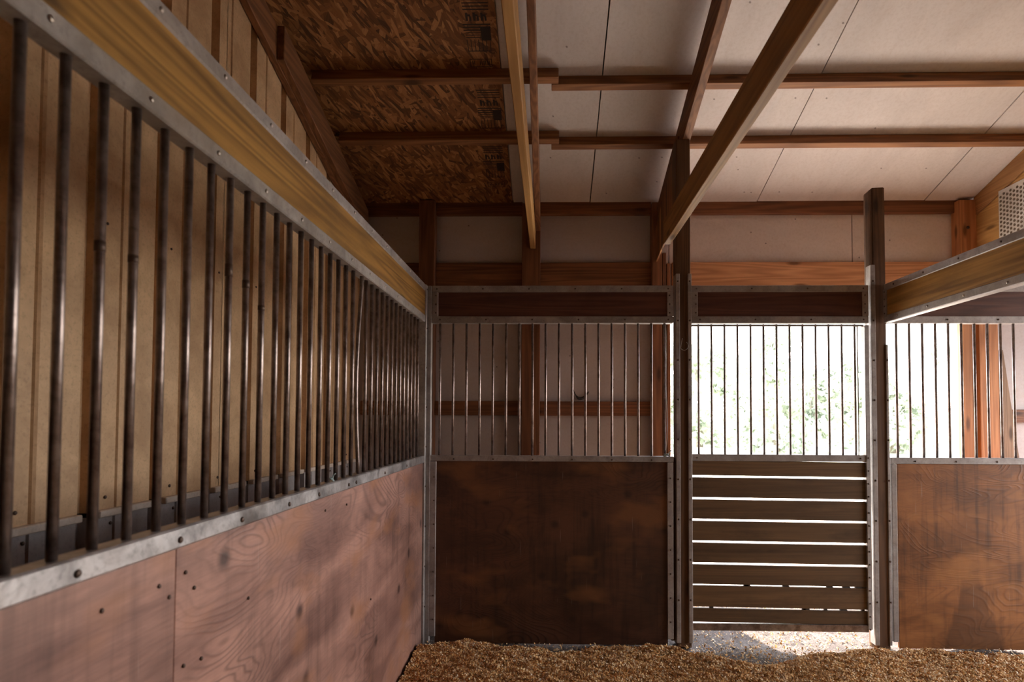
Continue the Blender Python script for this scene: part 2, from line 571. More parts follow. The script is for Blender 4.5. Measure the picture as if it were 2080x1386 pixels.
def box(name, x0, x1, y0, y1, z0, z1, mat, parent=None, bev=0.003, wob=0.0):
    c = Vector(((x0 + x1) / 2, (y0 + y1) / 2, (z0 + z1) / 2))
    bm = bmesh.new()
    bmesh.ops.create_cube(bm, size=1)
    s = Vector((abs(x1 - x0), abs(y1 - y0), abs(z1 - z0)))
    for v in bm.verts:
        v.co = Vector((v.co.x * s.x, v.co.y * s.y, v.co.z * s.z))
    if wob:
        for v in bm.verts:
            v.co += Vector((rnd.uniform(-wob, wob), rnd.uniform(-wob, wob), rnd.uniform(-wob, wob)))
    if bev:
        bmesh.ops.bevel(bm, geom=bm.edges[:], offset=min(bev, min(s) * 0.3), segments=1, affect='EDGES')
    return link(name, bm_mesh(bm, name), mat, parent, c)


def prism(name, pts, a0, a1, axis, mat, parent=None, bev=0.002):
    """polygon pts in the plane across AXIS, from a0 to a1. axis X: pts=(y,z); axis Y: (x,z); axis Z: (x,y)"""
    cu = sum(p[0] for p in pts) / len(pts)
    cv = sum(p[1] for p in pts) / len(pts)
    ca = (a0 + a1) / 2

    def mk(u, v, a):
        return {'X': (a, u, v), 'Y': (u, a, v), 'Z': (u, v, a)}[axis]
    bm = bmesh.new()
    lo = [bm.verts.new(mk(p[0] - cu, p[1] - cv, a0 - ca)) for p in pts]
    hi = [bm.verts.new(mk(p[0] - cu, p[1] - cv, a1 - ca)) for p in pts]
    n = len(pts)
    bm.faces.new(lo)
    bm.faces.new(hi)
    for i in range(n):
        bm.faces.new((lo[i], lo[(i + 1) % n], hi[(i + 1) % n], hi[i]))
    bmesh.ops.recalc_face_normals(bm, faces=bm.faces[:])
    if bev:
        bmesh.ops.bevel(bm, geom=bm.edges[:], offset=bev, segments=1, affect='EDGES')
    return link(name, bm_mesh(bm, name), mat, parent, mk(cu, cv, ca))


def tube(name, pts, r, mat, parent=None, seg=8, smooth=True, taper=None):
    pts = [Vector(p) for p in pts]
    c = sum(pts, Vector()) / len(pts)
    bm = bmesh.new()
    rings = []
    for i, p in enumerate(pts):
        t = (pts[min(i + 1, len(pts) - 1)] - pts[max(i - 1, 0)]).normalized()
        a = t.orthogonal().normalized() if i == 0 else (rings_a - t * rings_a.dot(t)).normalized()
        rings_a = a
        b2 = t.cross(a)
        rr = r if taper is None else r * taper[i]
        rings.append([bm.verts.new(p - c + (a * math.cos(k * 2 * math.pi / seg) + b2 * math.sin(k * 2 * math.pi / seg)) * rr) for k in range(seg)])
    for i in range(len(rings) - 1):
        for k in range(seg):
            bm.faces.new((rings[i][k], rings[i][(k + 1) % seg], rings[i + 1][(k + 1) % seg], rings[i + 1][k]))
    bm.faces.new(rings[0])
    bm.faces.new(rings[-1])
    return link(name, bm_mesh(bm, name, smooth), mat, parent, c)


SCREW = {}


def screw_mesh(kind, r=0.0055):
    key = (kind, r)
    if key not in SCREW:
        bm = bmesh.new()
        bmesh.ops.create_uvsphere(bm, u_segments=8, v_segments=6, radius=r)
        for v in bm.verts:
            v.co.y *= 0.6
        # cross slot dimple on the side that faces the viewer
        me = bm_mesh(bm, 'screw', True)
        me.materials.append(M[kind])
        SCREW[key] = me
    return SCREW[key]


def screw(parent, p, face='Y', kind='screw', r=0.0055):
    o = bpy.data.objects.new('screw', screw_mesh(kind, r))
    COL.objects.link(o)
    o.parent = parent
    o.location = Vector(p) - wloc(parent)
    if face == 'X':
        o.rotation_euler = (0, 0, R(90))
    return o


BAR = {}


def bar(parent, x, y, z0, z1, r=0.008):
    L = round(z1 - z0, 4)
    if (L, r) not in BAR:
        bm = bmesh.new()
        bmesh.ops.create_cone(bm, cap_ends=True, segments=14, radius1=r, radius2=r, depth=L)
        # pinched collar where the bar enters the channel
        me = bm_mesh(bm, 'bar')
        for p in me.polygons:
            p.use_smooth = abs(p.normal.z) < 0.5
        me.materials.append(M['bar'])
        BAR[(L, r)] = me
    o = bpy.data.objects.new('bar', BAR[(L, r)])
    COL.objects.link(o)
    o.parent = parent
    o.location = Vector((x, y, (z0 + z1) / 2)) - wloc(parent)
    o.rotation_euler = (0, 0, rnd.uniform(0, 6))
    return o


# ------------------------------------------------------------------ key dimensions
YF = 3.40                    # face of the stall front
YB = 3.445                   # its back
YW = 4.27                    # inner side of the posts of the outer wall
YP = 4.33                    # inner side of its white boards
XL = X(866, YF)              # stall side of the left partition
T_TOP, T_IN1, T_IN0, T_BOT = EYE + .797, EYE + .757, EYE + .612, EYE + .571
RAIL1, RAIL0 = EYE - .222, EYE - .264
XG = -1.47                   # corrugated gable wall
SLOPE = 0.335
RB0 = EYE + 1.685            # rafter underside at Y = 3.4
def rb(y): return RB0 + SLOPE * (3.4 - y)
def rt(y): return rb(y) + 0.18
def ceil_z(y): return rt(y) + 0.075

# ------------------------------------------------------------------ ground, floor
me = bpy.data.meshes.new('gravel_apron')
me.from_pydata([(-14, 4.45, -.05), (16, 4.45, -.05), (16, 13, -.05), (-14, 13, -.05)], [], [(0, 1, 2, 3)])
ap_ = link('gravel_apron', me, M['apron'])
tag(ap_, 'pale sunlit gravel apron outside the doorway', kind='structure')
me = bpy.data.meshes.new('ground')
me.from_pydata([(-90, 4.4, -.06), (90, 4.4, -.06), (90, 160, -.06), (-90, 160, -.06)], [], [(0, 1, 2, 3)])
g_ = link('ground', me, M['grass'])
tag(g_, 'pale sunlit pasture beyond the opening', kind='structure')

rng = np.random.default_rng(3)


def height(x, y):
    """surface of the bedding: mounded in the stall, scraped thin at the panels and in the doorway"""
    h = 0.020 + 0.008 * np.sin(x * 4.1 + y * 3.0) + 0.006 * np.sin(x * 10.3 - y * 9) + 0.004 * np.sin(x * 27 + y * 33) * np.sin(x * 13 - y * 41) + 0.003 * np.sin(x * 61 + 2 * np.sin(y * 47))
    d = 3.40 - y
    edge = 0.085 + 0.05 * np.sin(x * 5.2 + 1.6 + np.sin(x * 2.3)) + 0.02 * np.sin(x * 17) + 0.01 * np.sin(x * 43)
    fall = np.clip((d - edge) / 0.10, 0, 1)
    door = np.exp(-((x - 1.25) / 0.42) ** 4)
    fall2 = np.clip((d - 0.16 - 0.10 * np.sin(x * 7)) / 0.16, 0, 1)
    f = fall * (1 - door) + fall2 * door
    f = f * f * (3 - 2 * f)
    return -0.012 + (h + 0.020) * f


def grid_mesh(name, x0, x1, y0, y1, nx, ny, fn, mat, parent=None):
    xs = np.linspace(x0, x1, nx)
    ys = np.linspace(y0, y1, ny)
    gx, gy = np.meshgrid(xs, ys)
    gz = fn(gx, gy)
    co = np.stack([gx, gy, gz], -1).reshape(-1, 3)
    idx = np.arange(nx * ny).reshape(ny, nx)
    f = np.stack([idx[:-1, :-1], idx[:-1, 1:], idx[1:, 1:], idx[1:, :-1]], -1).reshape(-1, 4)
    me = bpy.data.meshes.new(name)
    me.from_pydata(co.tolist(), [], f.tolist())
    for p in me.polygons:
        p.use_smooth = True
    return link(name, me, mat, parent)


def soil_h(x, y):
    return -0.030 + 0.010 * np.sin(x * 9 + y * 4) * np.sin(y * 7) + rng.normal(0, 0.0025, x.shape)


fl = grid_mesh('floor', -1.5, 4.8, -6.0, 4.45, 300, 420, soil_h, M['soil'])
tag(fl, 'dark packed soil floor of the stall', kind='structure')


def bed_mat():
    m, n, b = nmat('bed of fine shavings')
    g = NB(n)
    t = g.n('ShaderNodeTexCoord')
    v = t.outputs['Object']
    a = g.noise(v, 90, 6, 0.75)
    vo = g.n('ShaderNodeTexVoronoi', voronoi_dimensions='2D')
    vo.inputs['Scale'].default_value = 130
    g.lk(g.flat(v), vo.inputs['Vector'])
    cg = g.n('ShaderNodeSeparateColor')
    g.lk(vo.outputs['Color'], cg.inputs[0])
    f = g.math('MULTIPLY_ADD', cg.outputs[0], 0.5, g.math('MULTIPLY', a, 0.6))
    col = g.ramp(f, [(0.2, (0.34, 0.18, 0.07)), (0.5, (0.62, 0.39, 0.18)), (0.85, (0.85, 0.66, 0.44))])
    g.lk(col, b.inputs['Base Color'])
    b.inputs['Roughness'].default_value = 0.8
    g.lk(g.bump(f, 1.0, 0.012), b.inputs['Normal'])
    return m


bed = grid_mesh('shavings_bed', XL + 0.012, 4.6, -2.5, 3.40, 380, 420,
                lambda x, y: height(x, y) + rng.normal(0, 0.0022, x.shape) - 0.03 * (height(x, y) < -0.008), bed_mat())
tag(bed, 'golden bed of fine wood shavings spread over the stall floor', 'bedding', kind='stuff')


def flakes(name, n, xr, yr, size, keep, mat, zoff=0.0, hfn=height):
    x = rng.uniform(*xr, n)
    y = rng.uniform(*yr, n)
    k = keep(x, y) > rng.uniform(0, 1, n)
    x, y = x[k], y[k]
    n = len(x)
    z = np.maximum(hfn(x, y), -0.026) + rng.uniform(0.0, 0.008, n) + zoff
    L = rng.uniform(size[0], size[1], n)
    W = L * rng.uniform(0.35, 0.8, n)
    th = rng.uniform(0, 2 * math.pi, n)
    ti = rng.normal(0, 0.5, n)
    tj = rng.normal(0, 0.5, n)
    cu = rng.uniform(-0.5, 0.5, n) * L
    vs = []
    for a, b in ((-1, -1), (0, -1), (1, -1), (1, 1), (0, 1), (-1, 1)):
        u = a * L / 2
        v = b * W / 2
        lx = u * np.cos(th) - v * np.sin(th)
        ly = u * np.sin(th) + v * np.cos(th)
        lz = u * ti + v * tj + (cu if a == 0 else 0)
        vs.append(np.stack([x + lx, y + ly, z + lz], -1))
    co = np.stack(vs, 1).reshape(-1, 3)
    i = np.arange(n)[:, None] * 6
    f = np.concatenate([i + np.array([0, 1, 4, 5]), i + np.array([1, 2, 3, 4])], 0)
    me = bpy.data.meshes.new(name)
    me.from_pydata(co.tolist(), [], f.tolist())
    o = link(name, me, mat)
    return o


def on_bed(x, y):
    return np.clip((height(x, y) + 0.012) / 0.02, 0.035, 1)


sh = flakes('wood_shavings', 230000, (XL + .01, 3.9), (2.5, 3.385), (0.004, 0.012), on_bed, M['shav'])
tag(sh, 'loose curled wood shavings scattered thickly in front of the panels', 'shavings', kind='stuff')
dr = flakes('stray_shavings', 5000, (0.85, 1.9), (3.1, 4.3), (0.005, 0.014), lambda x, y: np.full_like(x, .5), M['shav'], 0.0,
            lambda x, y: np.full_like(x, -0.022))
tag(dr, 'sparse pale shavings strewn under the slatted door', 'shavings', kind='stuff')

# ------------------------------------------------------------------ outer wall behind the stall front
OX0, OX1 = X(1362, YW), X(1957, YW)      # the opening
OTOP = Z(612, YW, 1500)
wall = bpy.data.objects.new('wall_back', None)
COL.objects.link(wall)
wall.location = (1.5, YP, 0)
tag(wall, 'outer wall of off-white boards behind the stall front', kind='structure')
Zt = ceil_z(YP) + 0.0
G1a, G1b = Z(395, YW, 1500), Z(432, YW, 1500)       # eave girt
G2a, G2b = Z(531, YW, 1500), Z(575, YW, 1500)       # header girt
G3a, G3b = Z(815, YW, 1000), Z(844, YW, 1000)
for (x0, x1, z0, z1) in ((XG, X(868, YP), -0.05, Zt), (X(868, YP) + .004, OX0, -0.05, Zt),
                         (OX0 + .004, X(1730, YP, 480), OTOP, Zt), (X(1730, YP, 480) + .006, OX1, OTOP, Zt),
                         (OX1 + .004, 4.4, -0.05, Zt), (4.404, 4.8, -0.05, Zt)):
    box('wall_board', x0, x1, YP, YP + 0.02, z0, z1, M['wallb' if z0 < 0 else 'wallb_lit'], wall, 0.002)
box('outer_sheet', XG, OX0 - .03, YP + .022, YP + .05, -.06, Zt + .1, M['roofing'], wall, 0)
box('outer_sheet', OX0 - .03, OX1 + .1, YP + .022, YP + .05, OTOP, Zt + .1, M['roofing'], wall, 0)
box('outer_sheet', OX1 + .1, 4.8, YP + .022, YP + .05, -.06, Zt + .1, M['roofing'], wall, 0)

posts_px = [(850, 882), (1060, 1097), (1325, 1345)]
pc = [(X(a, YW - .03, 600), X(b, YW - .03, 600)) for a, b in posts_px]


def girt(x0, x1, z0, z1, label, mat='fir_x', y0=YW + .02):
    o = box('wall_girt', x0, x1, y0, YP, z0, z1, M[mat], None, 0.003, 0.001)
    return tag(o, label, 'girt')


girt(XG + .03, pc[0][0], G1b, G1a, 'reddish eave board on the outer wall, short piece in the far left corner')
girt(pc[0][1], pc[1][0], G1b, G1a, 'reddish eave board on the outer wall under the strand board ceiling')
girt(pc[1][1], pc[2][0], G1b, G1a, 'reddish eave board with dark blotches, between the studs above the barred panel')
girt(OX0 + .02, X(1952, YW, 410), G1b, G1a, 'long red eave board under the white ceiling above the doorway')
girt(XG + .03, pc[0][0], G2b, G2a, 'dark upper wall girt in the far left corner behind the grille')
girt(pc[0][1], pc[1][0], G2b - .03, G2a, 'dark wall girt just above the barred panel, left of the thin stud')
girt(pc[1][1], pc[2][0], G2b - .03, G2a, 'dark wall girt just above the barred panel, right of the thin stud')
girt(OX0 + .02, X(1962, YW, 550), OTOP, G2a, 'lit-orange header board with arched grain above the doorway', 'fir_lit_x')
girt(XG + .03, pc[0][0], G3b, G3a, 'dark low wall girt seen through the left grille in the corner')
girt(pc[0][1], pc[1][0], G3b, G3a, 'dark low wall girt behind the left bars of the front panel')
girt(pc[1][1], pc[2][0], G3b, G3a, 'dark red low wall girt behind the bars, under the black cobweb curl')
girt(X(2040, YW), 4.7, Z(858, YW, 2060), Z(832, YW, 2060), 'low wall girt at the far right behind the leaning brace')


def stud(x0, x1, z0, z1, label, y0=YW - .03, y1=YP, mat='fir_z'):
    o = box('wall_stud', x0, x1, y0, y1, z0, z1, M[mat], None, 0.003, 0.001)
    return tag(o, label, 'stud')


stud(*pc[0], -.05, ceil_z(YW) - .005, 'dark wall stud behind the corner post of the stall')
stud(*pc[1], -.05, ceil_z(YW) - .03, 'reddish wall stud below the end of the golden overhead joist')
stud(pc[2][0], pc[2][1], -.05, ceil_z(YW) - .03, 'dark red stud left of the doorway, behind the last bars')
stud(X(1346.5, YW - .03), X(1354, YW - .03), -.05, EYE + 1.24, 'middle layer of the doorway jamb, ending below the overhead joist')
stud(X(1355, YW - .03), X(1362, YW - .03), -.05, EYE + 1.16, 'outer layer of the doorway jamb with a pale cut end')
stud(X(1957, YW), X(1976, YW), -.05, OTOP + .02, 'lit-orange rough-edged jamb post at the right side of the doorway', YW, YP, 'fir_lit_z')
stud(X(1990, YW), X(2003, YW), -.05, OTOP + .02, 'narrow lit-orange stud between the two jamb posts on the right', YW, YP, 'fir_lit_z')
stud(X(2009, YW), X(2029, YW), -.05, OTOP + .02, 'wide lit-orange stud beside the leaning weathered brace', YW, YP, 'fir_lit_z')

br = prism('leaning_brace', [(X(2032, YW), -.03), (X(2070, YW, 1300), -.03), (X(2074, YW, 930), EYE - .30), (X(2040, YW, 720), EYE + .52), (X(2034, YW, 700), EYE + .52)],
           YW + .01, YW + .045, 'Y', M['grey_z'])
tag(br, 'weathered grey-brown board leaning on the wall, seen through the far right bars', 'board')

# ------------------------------------------------------------------ gable wall of corrugated siding
gw = bpy.data.objects.new('wall_left', None)
COL.objects.link(gw)
gw.location = (XG, 1.5, 0)
tag(gw, 'corrugated metal gable wall behind the barred partition', kind='structure')


def corrugated(name, y0, y1, z0, ztop, x, mat, phase=0.0):
    """siding sheet: broad flats, a deep trough every 0.305 m and a low pencil rib between"""
    prof = []
    P = 0.318
    k0 = math.floor((y0 - phase) / P) - 1
    y = []
    for k in range(k0, int((y1 - phase) / P) + 2):
        b = phase + k * P
        y += [(b, 0), (b + .006, -.040), (b + .056, -.040), (b + .062, 0), (b + .150, 0), (b + .154, .006), (b + .166, .006), (b + .170, 0)]
    y = [(a, d) for a, d in y if y0 <= a <= y1]
    y = [(y0, 0)] + y + [(y1, 0)]
    yc, zc = (y0 + y1) / 2, (z0 + ztop((y0 + y1) / 2)) / 2
    bm = bmesh.new()
    lo = [bm.verts.new((d, a - yc, z0 - zc)) for a, d in y]
    hi = [bm.verts.new((d, a - yc, ztop(a) - zc)) for a, d in y]
    for i in range(len(y) - 1):
        bm.faces.new((lo[i], lo[i + 1], hi[i + 1], hi[i]))
    r = bmesh.ops.extrude_face_region(bm, geom=bm.faces[:])
    for v in r['geom']:
        if isinstance(v, bmesh.types.BMVert):
            v.co.x -= 0.0015
    return link(name, bm_mesh(bm, name), M[mat], gw, (x, yc, zc))


SH = [-3.0, -2.07, -1.155, -0.24, 0.675, 1.59, 2.505, 3.42, YP - .002]
PH = 1.751 - 0.318 * 4
for a, b in zip(SH[:-1], SH[1:]):
    corrugated('siding_sheet', a, b + .004, 1.0, lambda q: ceil_z(q) - .005, XG, 'siding', PH)
corrugated('wainscot_sheet', -3.0, YP - .002, -.06, lambda q: 0.985, XG - .004, 'siding_grey', PH)
box('backing_sheet', XG - .10, XG - .06, -6, YP + .04, -.06, 6, M['dark_gap'], gw, 0)
lg = []
for a, b in zip(SH[:-1], SH[1:]):
    pass
for k in range(-14, 12):
    ya_ = PH + k * .318 + .064
    if ya_ < YP - .02:
        box('ledge_flashing', XG - .01, XG + .022, ya_, min(ya_ + .252, YP - .004), .982, 1.006, M['ledge'], gw, .003)
for k in range(-6, 26):
    y = PH + k * .159 + .11
    if -1 < y < 4.2 and k % 2 == 0:
        screw(gw, (XG + .002, y, 1.045), 'X', 'screw', .006)
        screw(gw, (XG - .002, y + .03, .955), 'X', 'screw', .006)
for k in range(-4, 12):
    for zz in (1.95, 2.75):
        y = PH + k * .318 + .09
        if -1 < y < 4.2:
            screw(gw, (XG + .002, y, zz + (k % 2) * .01), 'X', 'screw', .005)

# ------------------------------------------------------------------ roof: ceiling boards, purlins, rafters, joists
cl = bpy.data.objects.new('ceiling', None)
COL.objects.link(cl)
cl.location = (1.5, 1.5, ceil_z(1.5))
tag(cl, 'sloping ceiling of off-white boards and strand board', kind='structure')
RIDGE = -1.6


def slab(name, x0, x1, y0, y1, mat, dz=0.0, th=.015):
    pts = [(y0, ceil_z(y0) + dz), (y1, ceil_z(y1) + dz), (y1, ceil_z(y1) + dz + th), (y0, ceil_z(y0) + dz + th)]
    return prism(name, pts, x0, x1, 'X', M[mat], cl, 0)


c_osb = X(1041, YW, 390)
seams = [c_osb + .004, .295, 1.55, 2.79, 4.03, 4.8]
o_ = slab('strand_board', XG - .05, c_osb, RIDGE, YP, 'osb')
o_['label'] = 'dark brown strand board at the left of the ceiling'
slab('ceiling_board', c_osb - .06, seams[0] + .02, RIDGE, YP, 'ceil', .016, .006)
for a, b in zip(seams[:-1], seams[1:]):
    slab('ceiling_board', a + .003, b - .004, RIDGE, YP, 'ceil', rnd.uniform(-.002, .002))
slab('roof_sheet', XG - .2, 4.9, RIDGE, 4.95, 'roofing', .05, .02)
# the other slope, behind the camera
zr = ceil_z(RIDGE)
prism('roof_sheet', [(RIDGE, zr + .05), (-6.2, zr + .05 - 4.6 * SLOPE), (-6.2, zr + .07 - 4.6 * SLOPE), (RIDGE, zr + .07)], XG - .2, 4.9, 'X', M['roofing'], cl, 0)
prism('ceiling_board', [(RIDGE, zr), (-6.2, zr - 4.6 * SLOPE), (-6.2, zr + .015 - 4.6 * SLOPE), (RIDGE, zr + .015)], XG - .05, 4.8, 'X', M['osb'], cl, 0)

# printed marks on the strand board (illegible columns of stamp print)
def ink(x0, x1, y0, y1, parent):
    """flat strip of print lying under the sloping board, merged later"""
    q = []
    for (x, y) in ((x0, y0), (x1, y0), (x1, y1), (x0, y1)):
        q.append((x, y, ceil_z(y) - .0012))
    parent.append(q)


def stamp(xc, yc, label):
    L = []
    wd = .125
    r2 = random.Random(int(yc * 100))
    y = yc
    # header rows
    for k in range(4):
        ink(xc - wd / 2, xc + wd / 2 + .01, y, y + .006, L)
        y += .016
    # heavy block letters (unreadable)
    for k in range(3):
        x0 = xc - wd / 2 + .01 + k * .04
        ink(x0, x0 + .012, y + .004, y + .045, L)
        ink(x0 + .012, x0 + .026, y + .012, y + .022, L)
        ink(x0 + .020, x0 + .030, y + .022, y + .045, L)
    y += .06
    for k in range(3):
        ink(xc - wd / 2 - .01, xc + wd / 2 + .012, y, y + .007, L)
        y += .015
    ink(xc + .02, xc + wd / 2 + .01, y - .03, y + .045, L)
    for k in range(3):
        ink(xc - wd / 2, xc + .02, y, y + .004, L)
        y += .013
    # table ruled into columns
    for k in range(7):
        x0 = xc - wd / 2 + k * wd / 6
        ink(x0, x0 + .004, y, y + .065, L)
    ink(xc - wd / 2, xc + wd / 2, y + .062, y + .067, L)
    y += .11
    # boxed word
    ink(xc - wd / 2, xc + wd / 2, y, y + .004, L)
    ink(xc - wd / 2, xc + wd / 2, y + .045, y + .049, L)
    ink(xc - wd / 2, xc - wd / 2 + .004, y, y + .049, L)
    ink(xc + wd / 2 - .004, xc + wd / 2, y, y + .049, L)
    for k in range(5):
        if k == 1:
            continue
        x0 = xc - wd / 2 + .014 + k * .021
        ink(x0, x0 + .005, y + .010, y + .038, L)
        ink(x0 + .010, x0 + .014, y + .010, y + .038, L)
        ink(x0 + .004, x0 + .011, y + (.010 if k % 2 else .022), y + (.014 if k % 2 else .027), L)
    me = bpy.data.meshes.new('stamp_print')
    c = Vector((xc, yc, ceil_z(yc)))
    vs, fs = [], []
    for q in L:
        n = len(vs)
        vs += [tuple(Vector(p) - c) for p in q]
        fs.append((n, n + 1, n + 2, n + 3))
    me.from_pydata(vs, [], fs)
    o = link('stamp_print', me, M['ink'], cl, c)
    o['label'] = label
    return o


stamp(-.40, 2.83, 'black printed stamp on the strand board nearest the viewer')
stamp(-.385, 3.34, 'faint printed stamp on the strand board between the purlins')
stamp(-.40, 3.76, 'faint printed stamp on the strand board above the outer wall')


def purlin(y, x0, x1, label, w=.048, dz=0.0, mat='firp_x'):
    n = Vector((0, -SLOPE, -1)).normalized()     # not used for the section: it stays square to the slope
    t = Vector((0, 1, -SLOPE)).normalized()
    up = Vector((0, SLOPE, 1)).normalized()
    p0 = Vector((0, y, rt(y) + dz))
    q = [p0, p0 + t * w, p0 + t * w + up * (.072 - dz), p0 + up * (.072 - dz)]
    o = prism('purlin', [(v.y, v.z) for v in q], x0, x1, 'X', M[mat], None, .003)
    return tag(o, label, 'purlin')


PY1, PY2 = 3.235, 3.665
purlin(PY1 - .052, XG + .09, .04, 'nearer purlin under the strand board, dark side and red underside', dz=-.0)
purlin(PY1, .0, 4.75, 'nearer long purlin crossing under the white ceiling boards', dz=.006)
purlin(PY2 - .052, XG + .09, .05, 'farther purlin under the strand board, close above the outer wall')
purlin(PY2, .0, 4.75, 'farther long purlin under the white ceiling boards, near the outer wall', dz=.006)
for y in (2.55, 1.9, 1.25, .6, -.05, -.7):
    prism('overhead_purlin', [(y, rt(y) + .003), (y + .046, rt(y + .046) + .003), (y + .046, ceil_z(y + .046) - .003), (y, ceil_z(y) - .003)], XG + .09, 4.7, 'X', M['fir_x'], cl, .002)


def rafter(x0, x1, ya, yb, label, mat='fir_y', d=.18, drop=0.0):
    pts = [(ya, rb(ya) - drop), (yb, rb(yb) - drop), (yb, rb(yb) + d - drop), (ya, rb(ya) + d - drop)]
    o = prism('rafter', pts, x0, x1, 'X', M[mat], None, .003)
    return tag(o, label, 'rafter')


rafter(XG + .004, XG + .042, RIDGE, YW + .02, 'sloping red rafter against the gable siding')
rafter(XG + .042, XG + .082, 2.88, YW + .0, 'sloping doubler plank on the gable rafter with a dark cut end')
A0, A1 = -.155, -.115
rafter(A1 - .004, A1 + .036, RIDGE, YW - .03, 'sloping brown rafter beside the golden joist')
C0, C1 = .795, .837
rafter(C0 - .006, C1, RIDGE, YW - .03, 'sloping rafter resting on top of the tall doorway post')


def joist(x0, x1, z0, z1, y0, y1, label, mat='gold2_y'):
    o = box('ceiling_joist', x0, x1, y0, y1, z0, z1, M[mat], None, .003, .0015)
    return tag(o, label, 'joist')


joist(A0, A1, EYE + 1.27, EYE + 1.40, -1.6, YW - .032, 'slender golden overhead joist running back to the thin stud')
joist(.667, .707, EYE + 1.033, EYE + 1.173, -1.6, YF - .03, 'deep dark-sided overhead joist with golden underside above the door', 'gold_shade_y')

gp = prism('truss_gusset', [(3.50, EYE + 1.29), (YW - .035, EYE + 1.17), (YW - .035, rb(YW) + .03), (3.50, rb(3.5) + .1)], C0 - .015, C0 - .002, 'X', M['osb'])
tag(gp, 'rough grey gusset sheet between the tall post and the outer wall', 'gusset')

# truss at the far right
D = 3.13
d_root = base('right_truss_heel', (D, 3.9, rb(3.9)), 'lit-orange truss heel at the far right with a perforated connector plate', 'truss')
prism('rafter', [(1.2, rb(1.2) + .11), (YW - .01, rb(YW - .01) + .11), (YW - .01, ceil_z(YW - .01) - .004), (1.2, ceil_z(1.2) - .004)], D, D + .04, 'X', M['fir_lit_y'], d_root)
prism('web_board', [(1.6, rb(1.6) + .105), (YW - .01, rb(YW) + .105), (YW - .01, EYE + 1.02), (2.4, EYE + 1.02)], D + .004, D + .04, 'X', M['gold2_y'], d_root)
prism('bottom_chord', [(0, EYE + .86), (YW - .06, EYE + .86), (YW - .06, EYE + 1.012), (0, EYE + 1.012)], D + .002, D + .042, 'X', M['gold2_y'], d_root)
py0, py1 = 3.42, 4.02
pl = box('connector_plate', D - .004, D - .001, py0, py1, EYE + .98, EYE + 1.60, M['plate'], d_root, 0)
# clip the plate to the slope
hb = bmesh.new()
for i in range(20):
    for j in range(20):
        y = py1 - .02 - i * .0285
        z = EYE + 1.0 + j * .029 + (i % 2) * .0145
        if z < EYE + 1.585:
            m4 = Matrix.Translation((0, y - 3.65, z - 2.5)) @ Matrix.Rotation(R(90), 4, 'Y')
            bmesh.ops.create_cone(hb, cap_ends=True, segments=8, radius1=.0095, radius2=.0065, depth=.004, matrix=m4)
hb_o = link('punched_holes', bm_mesh(hb, 'punched_holes'), M['hole'], pl, (D - .0045, 3.65, 2.5))
hb_o['kind'] = 'stuff'
ps = stud(X(1949, YW - .03, 450), X(1986, YW - .03, 450), OTOP, ceil_z(YW) - .02, 'lit-orange short post with dark knots at the upper right', mat='fir_lit_z')
tag(ps, None, 'stud')
for zz in (EYE + 1.42, EYE + 1.10):
    s_ = screw(ps, ((X(1966, YW - .03, 450)), YW - .031, zz), 'Y', 'screw', .012)


# ------------------------------------------------------------------ stall posts
def chan(name, x0, x1, y0, y1, z0, z1, parent, mat='galv', bev=.002):
    return box(name, x0, x1, y0, y1, z0, z1, M[mat], parent, bev, .0006)


P1 = (X(1373, YF), X(1404, YF))
p1 = base('tall_post', (sum(P1) / 2, YF + .04, 0), 'tall brown timber post left of the slatted door, reaching the rafter', 'post')
box('timber', P1[0] + .006, P1[1], YF + .004, YF + .10, -.03, rb(3.4) - .002, M['post_z'], p1, .004, .001)
st = chan('edge_strip', P1[0], X(1381, YF), YF - .006, YF + .06, .0, Z(557, YF), p1)
for k in range(9):
    screw(st, (X(1377, YF), YF - .008, .25 + k * .235), 'Y', 'screw', .006)
st = chan('edge_strip', X(1397.5, YF), P1[1] + .003, YF - .006, YF + .06, .0, Z(557, YF), p1)
for k in range(9):
    screw(st, (X(1401, YF), YF - .008, .25 + k * .235), 'Y', 'screw', .006)
# wire loop hanging on the post
ring = []
cxx, czz = X(1390, YF - .012), Z(703, YF)
for k in range(15):
    a = R(60 - k * 15)
    ring.append((cxx + .024 * math.cos(a), YF - .010, czz + .026 * math.sin(a)))
wl = tube('wire_loop', ring + [(cxx - .01, YF - .008, czz + .045)], .0012, M['wire'], None, 6)
tag(wl, 'thin curled wire hooked on the tall post beside the door', 'wire')

P2 = (X(1775, YF), X(1802, YF))
p2 = base('doorway_post', (sum(P2) / 2, YF + .045, 0), 'brown round-edged post right of the slatted door, cut off below the ceiling', 'post')
PT = Z(380, YF, 1790)
pw, c_ = P2[1] - P2[0], .018
# round-shouldered post, slanting top corner
bm = bmesh.new()
sec = [(P2[0] + .004, YF + .002), (P2[1], YF + .002), (P2[1], YF + .09), (P2[0] + .012, YF + .09), (P2[0] - .008, YF + .075), (P2[0] - .012, YF + .05), (P2[0] - .006, YF + .02)]
cx2, cy2 = sum(P2) / 2, YF + .045
lo = [bm.verts.new((x - cx2, y - cy2, -.03 - PT / 2)) for x, y in sec]
hi = [bm.verts.new((x - cx2, y - cy2, PT / 2 - max(0, (P2[0] + .004 - x)) * 1.5)) for x, y in sec]
bm.faces.new(lo)
bm.faces.new(hi)
for i in range(len(sec)):
    bm.faces.new((lo[i], lo[(i + 1) % len(sec)], hi[(i + 1) % len(sec)], hi[i]))
bmesh.ops.bevel(bm, geom=bm.edges[:], offset=.004, segments=2, affect='EDGES')
link('timber', bm_mesh(bm, 'timber'), M['post_z'], p2, (cx2, cy2, PT / 2))
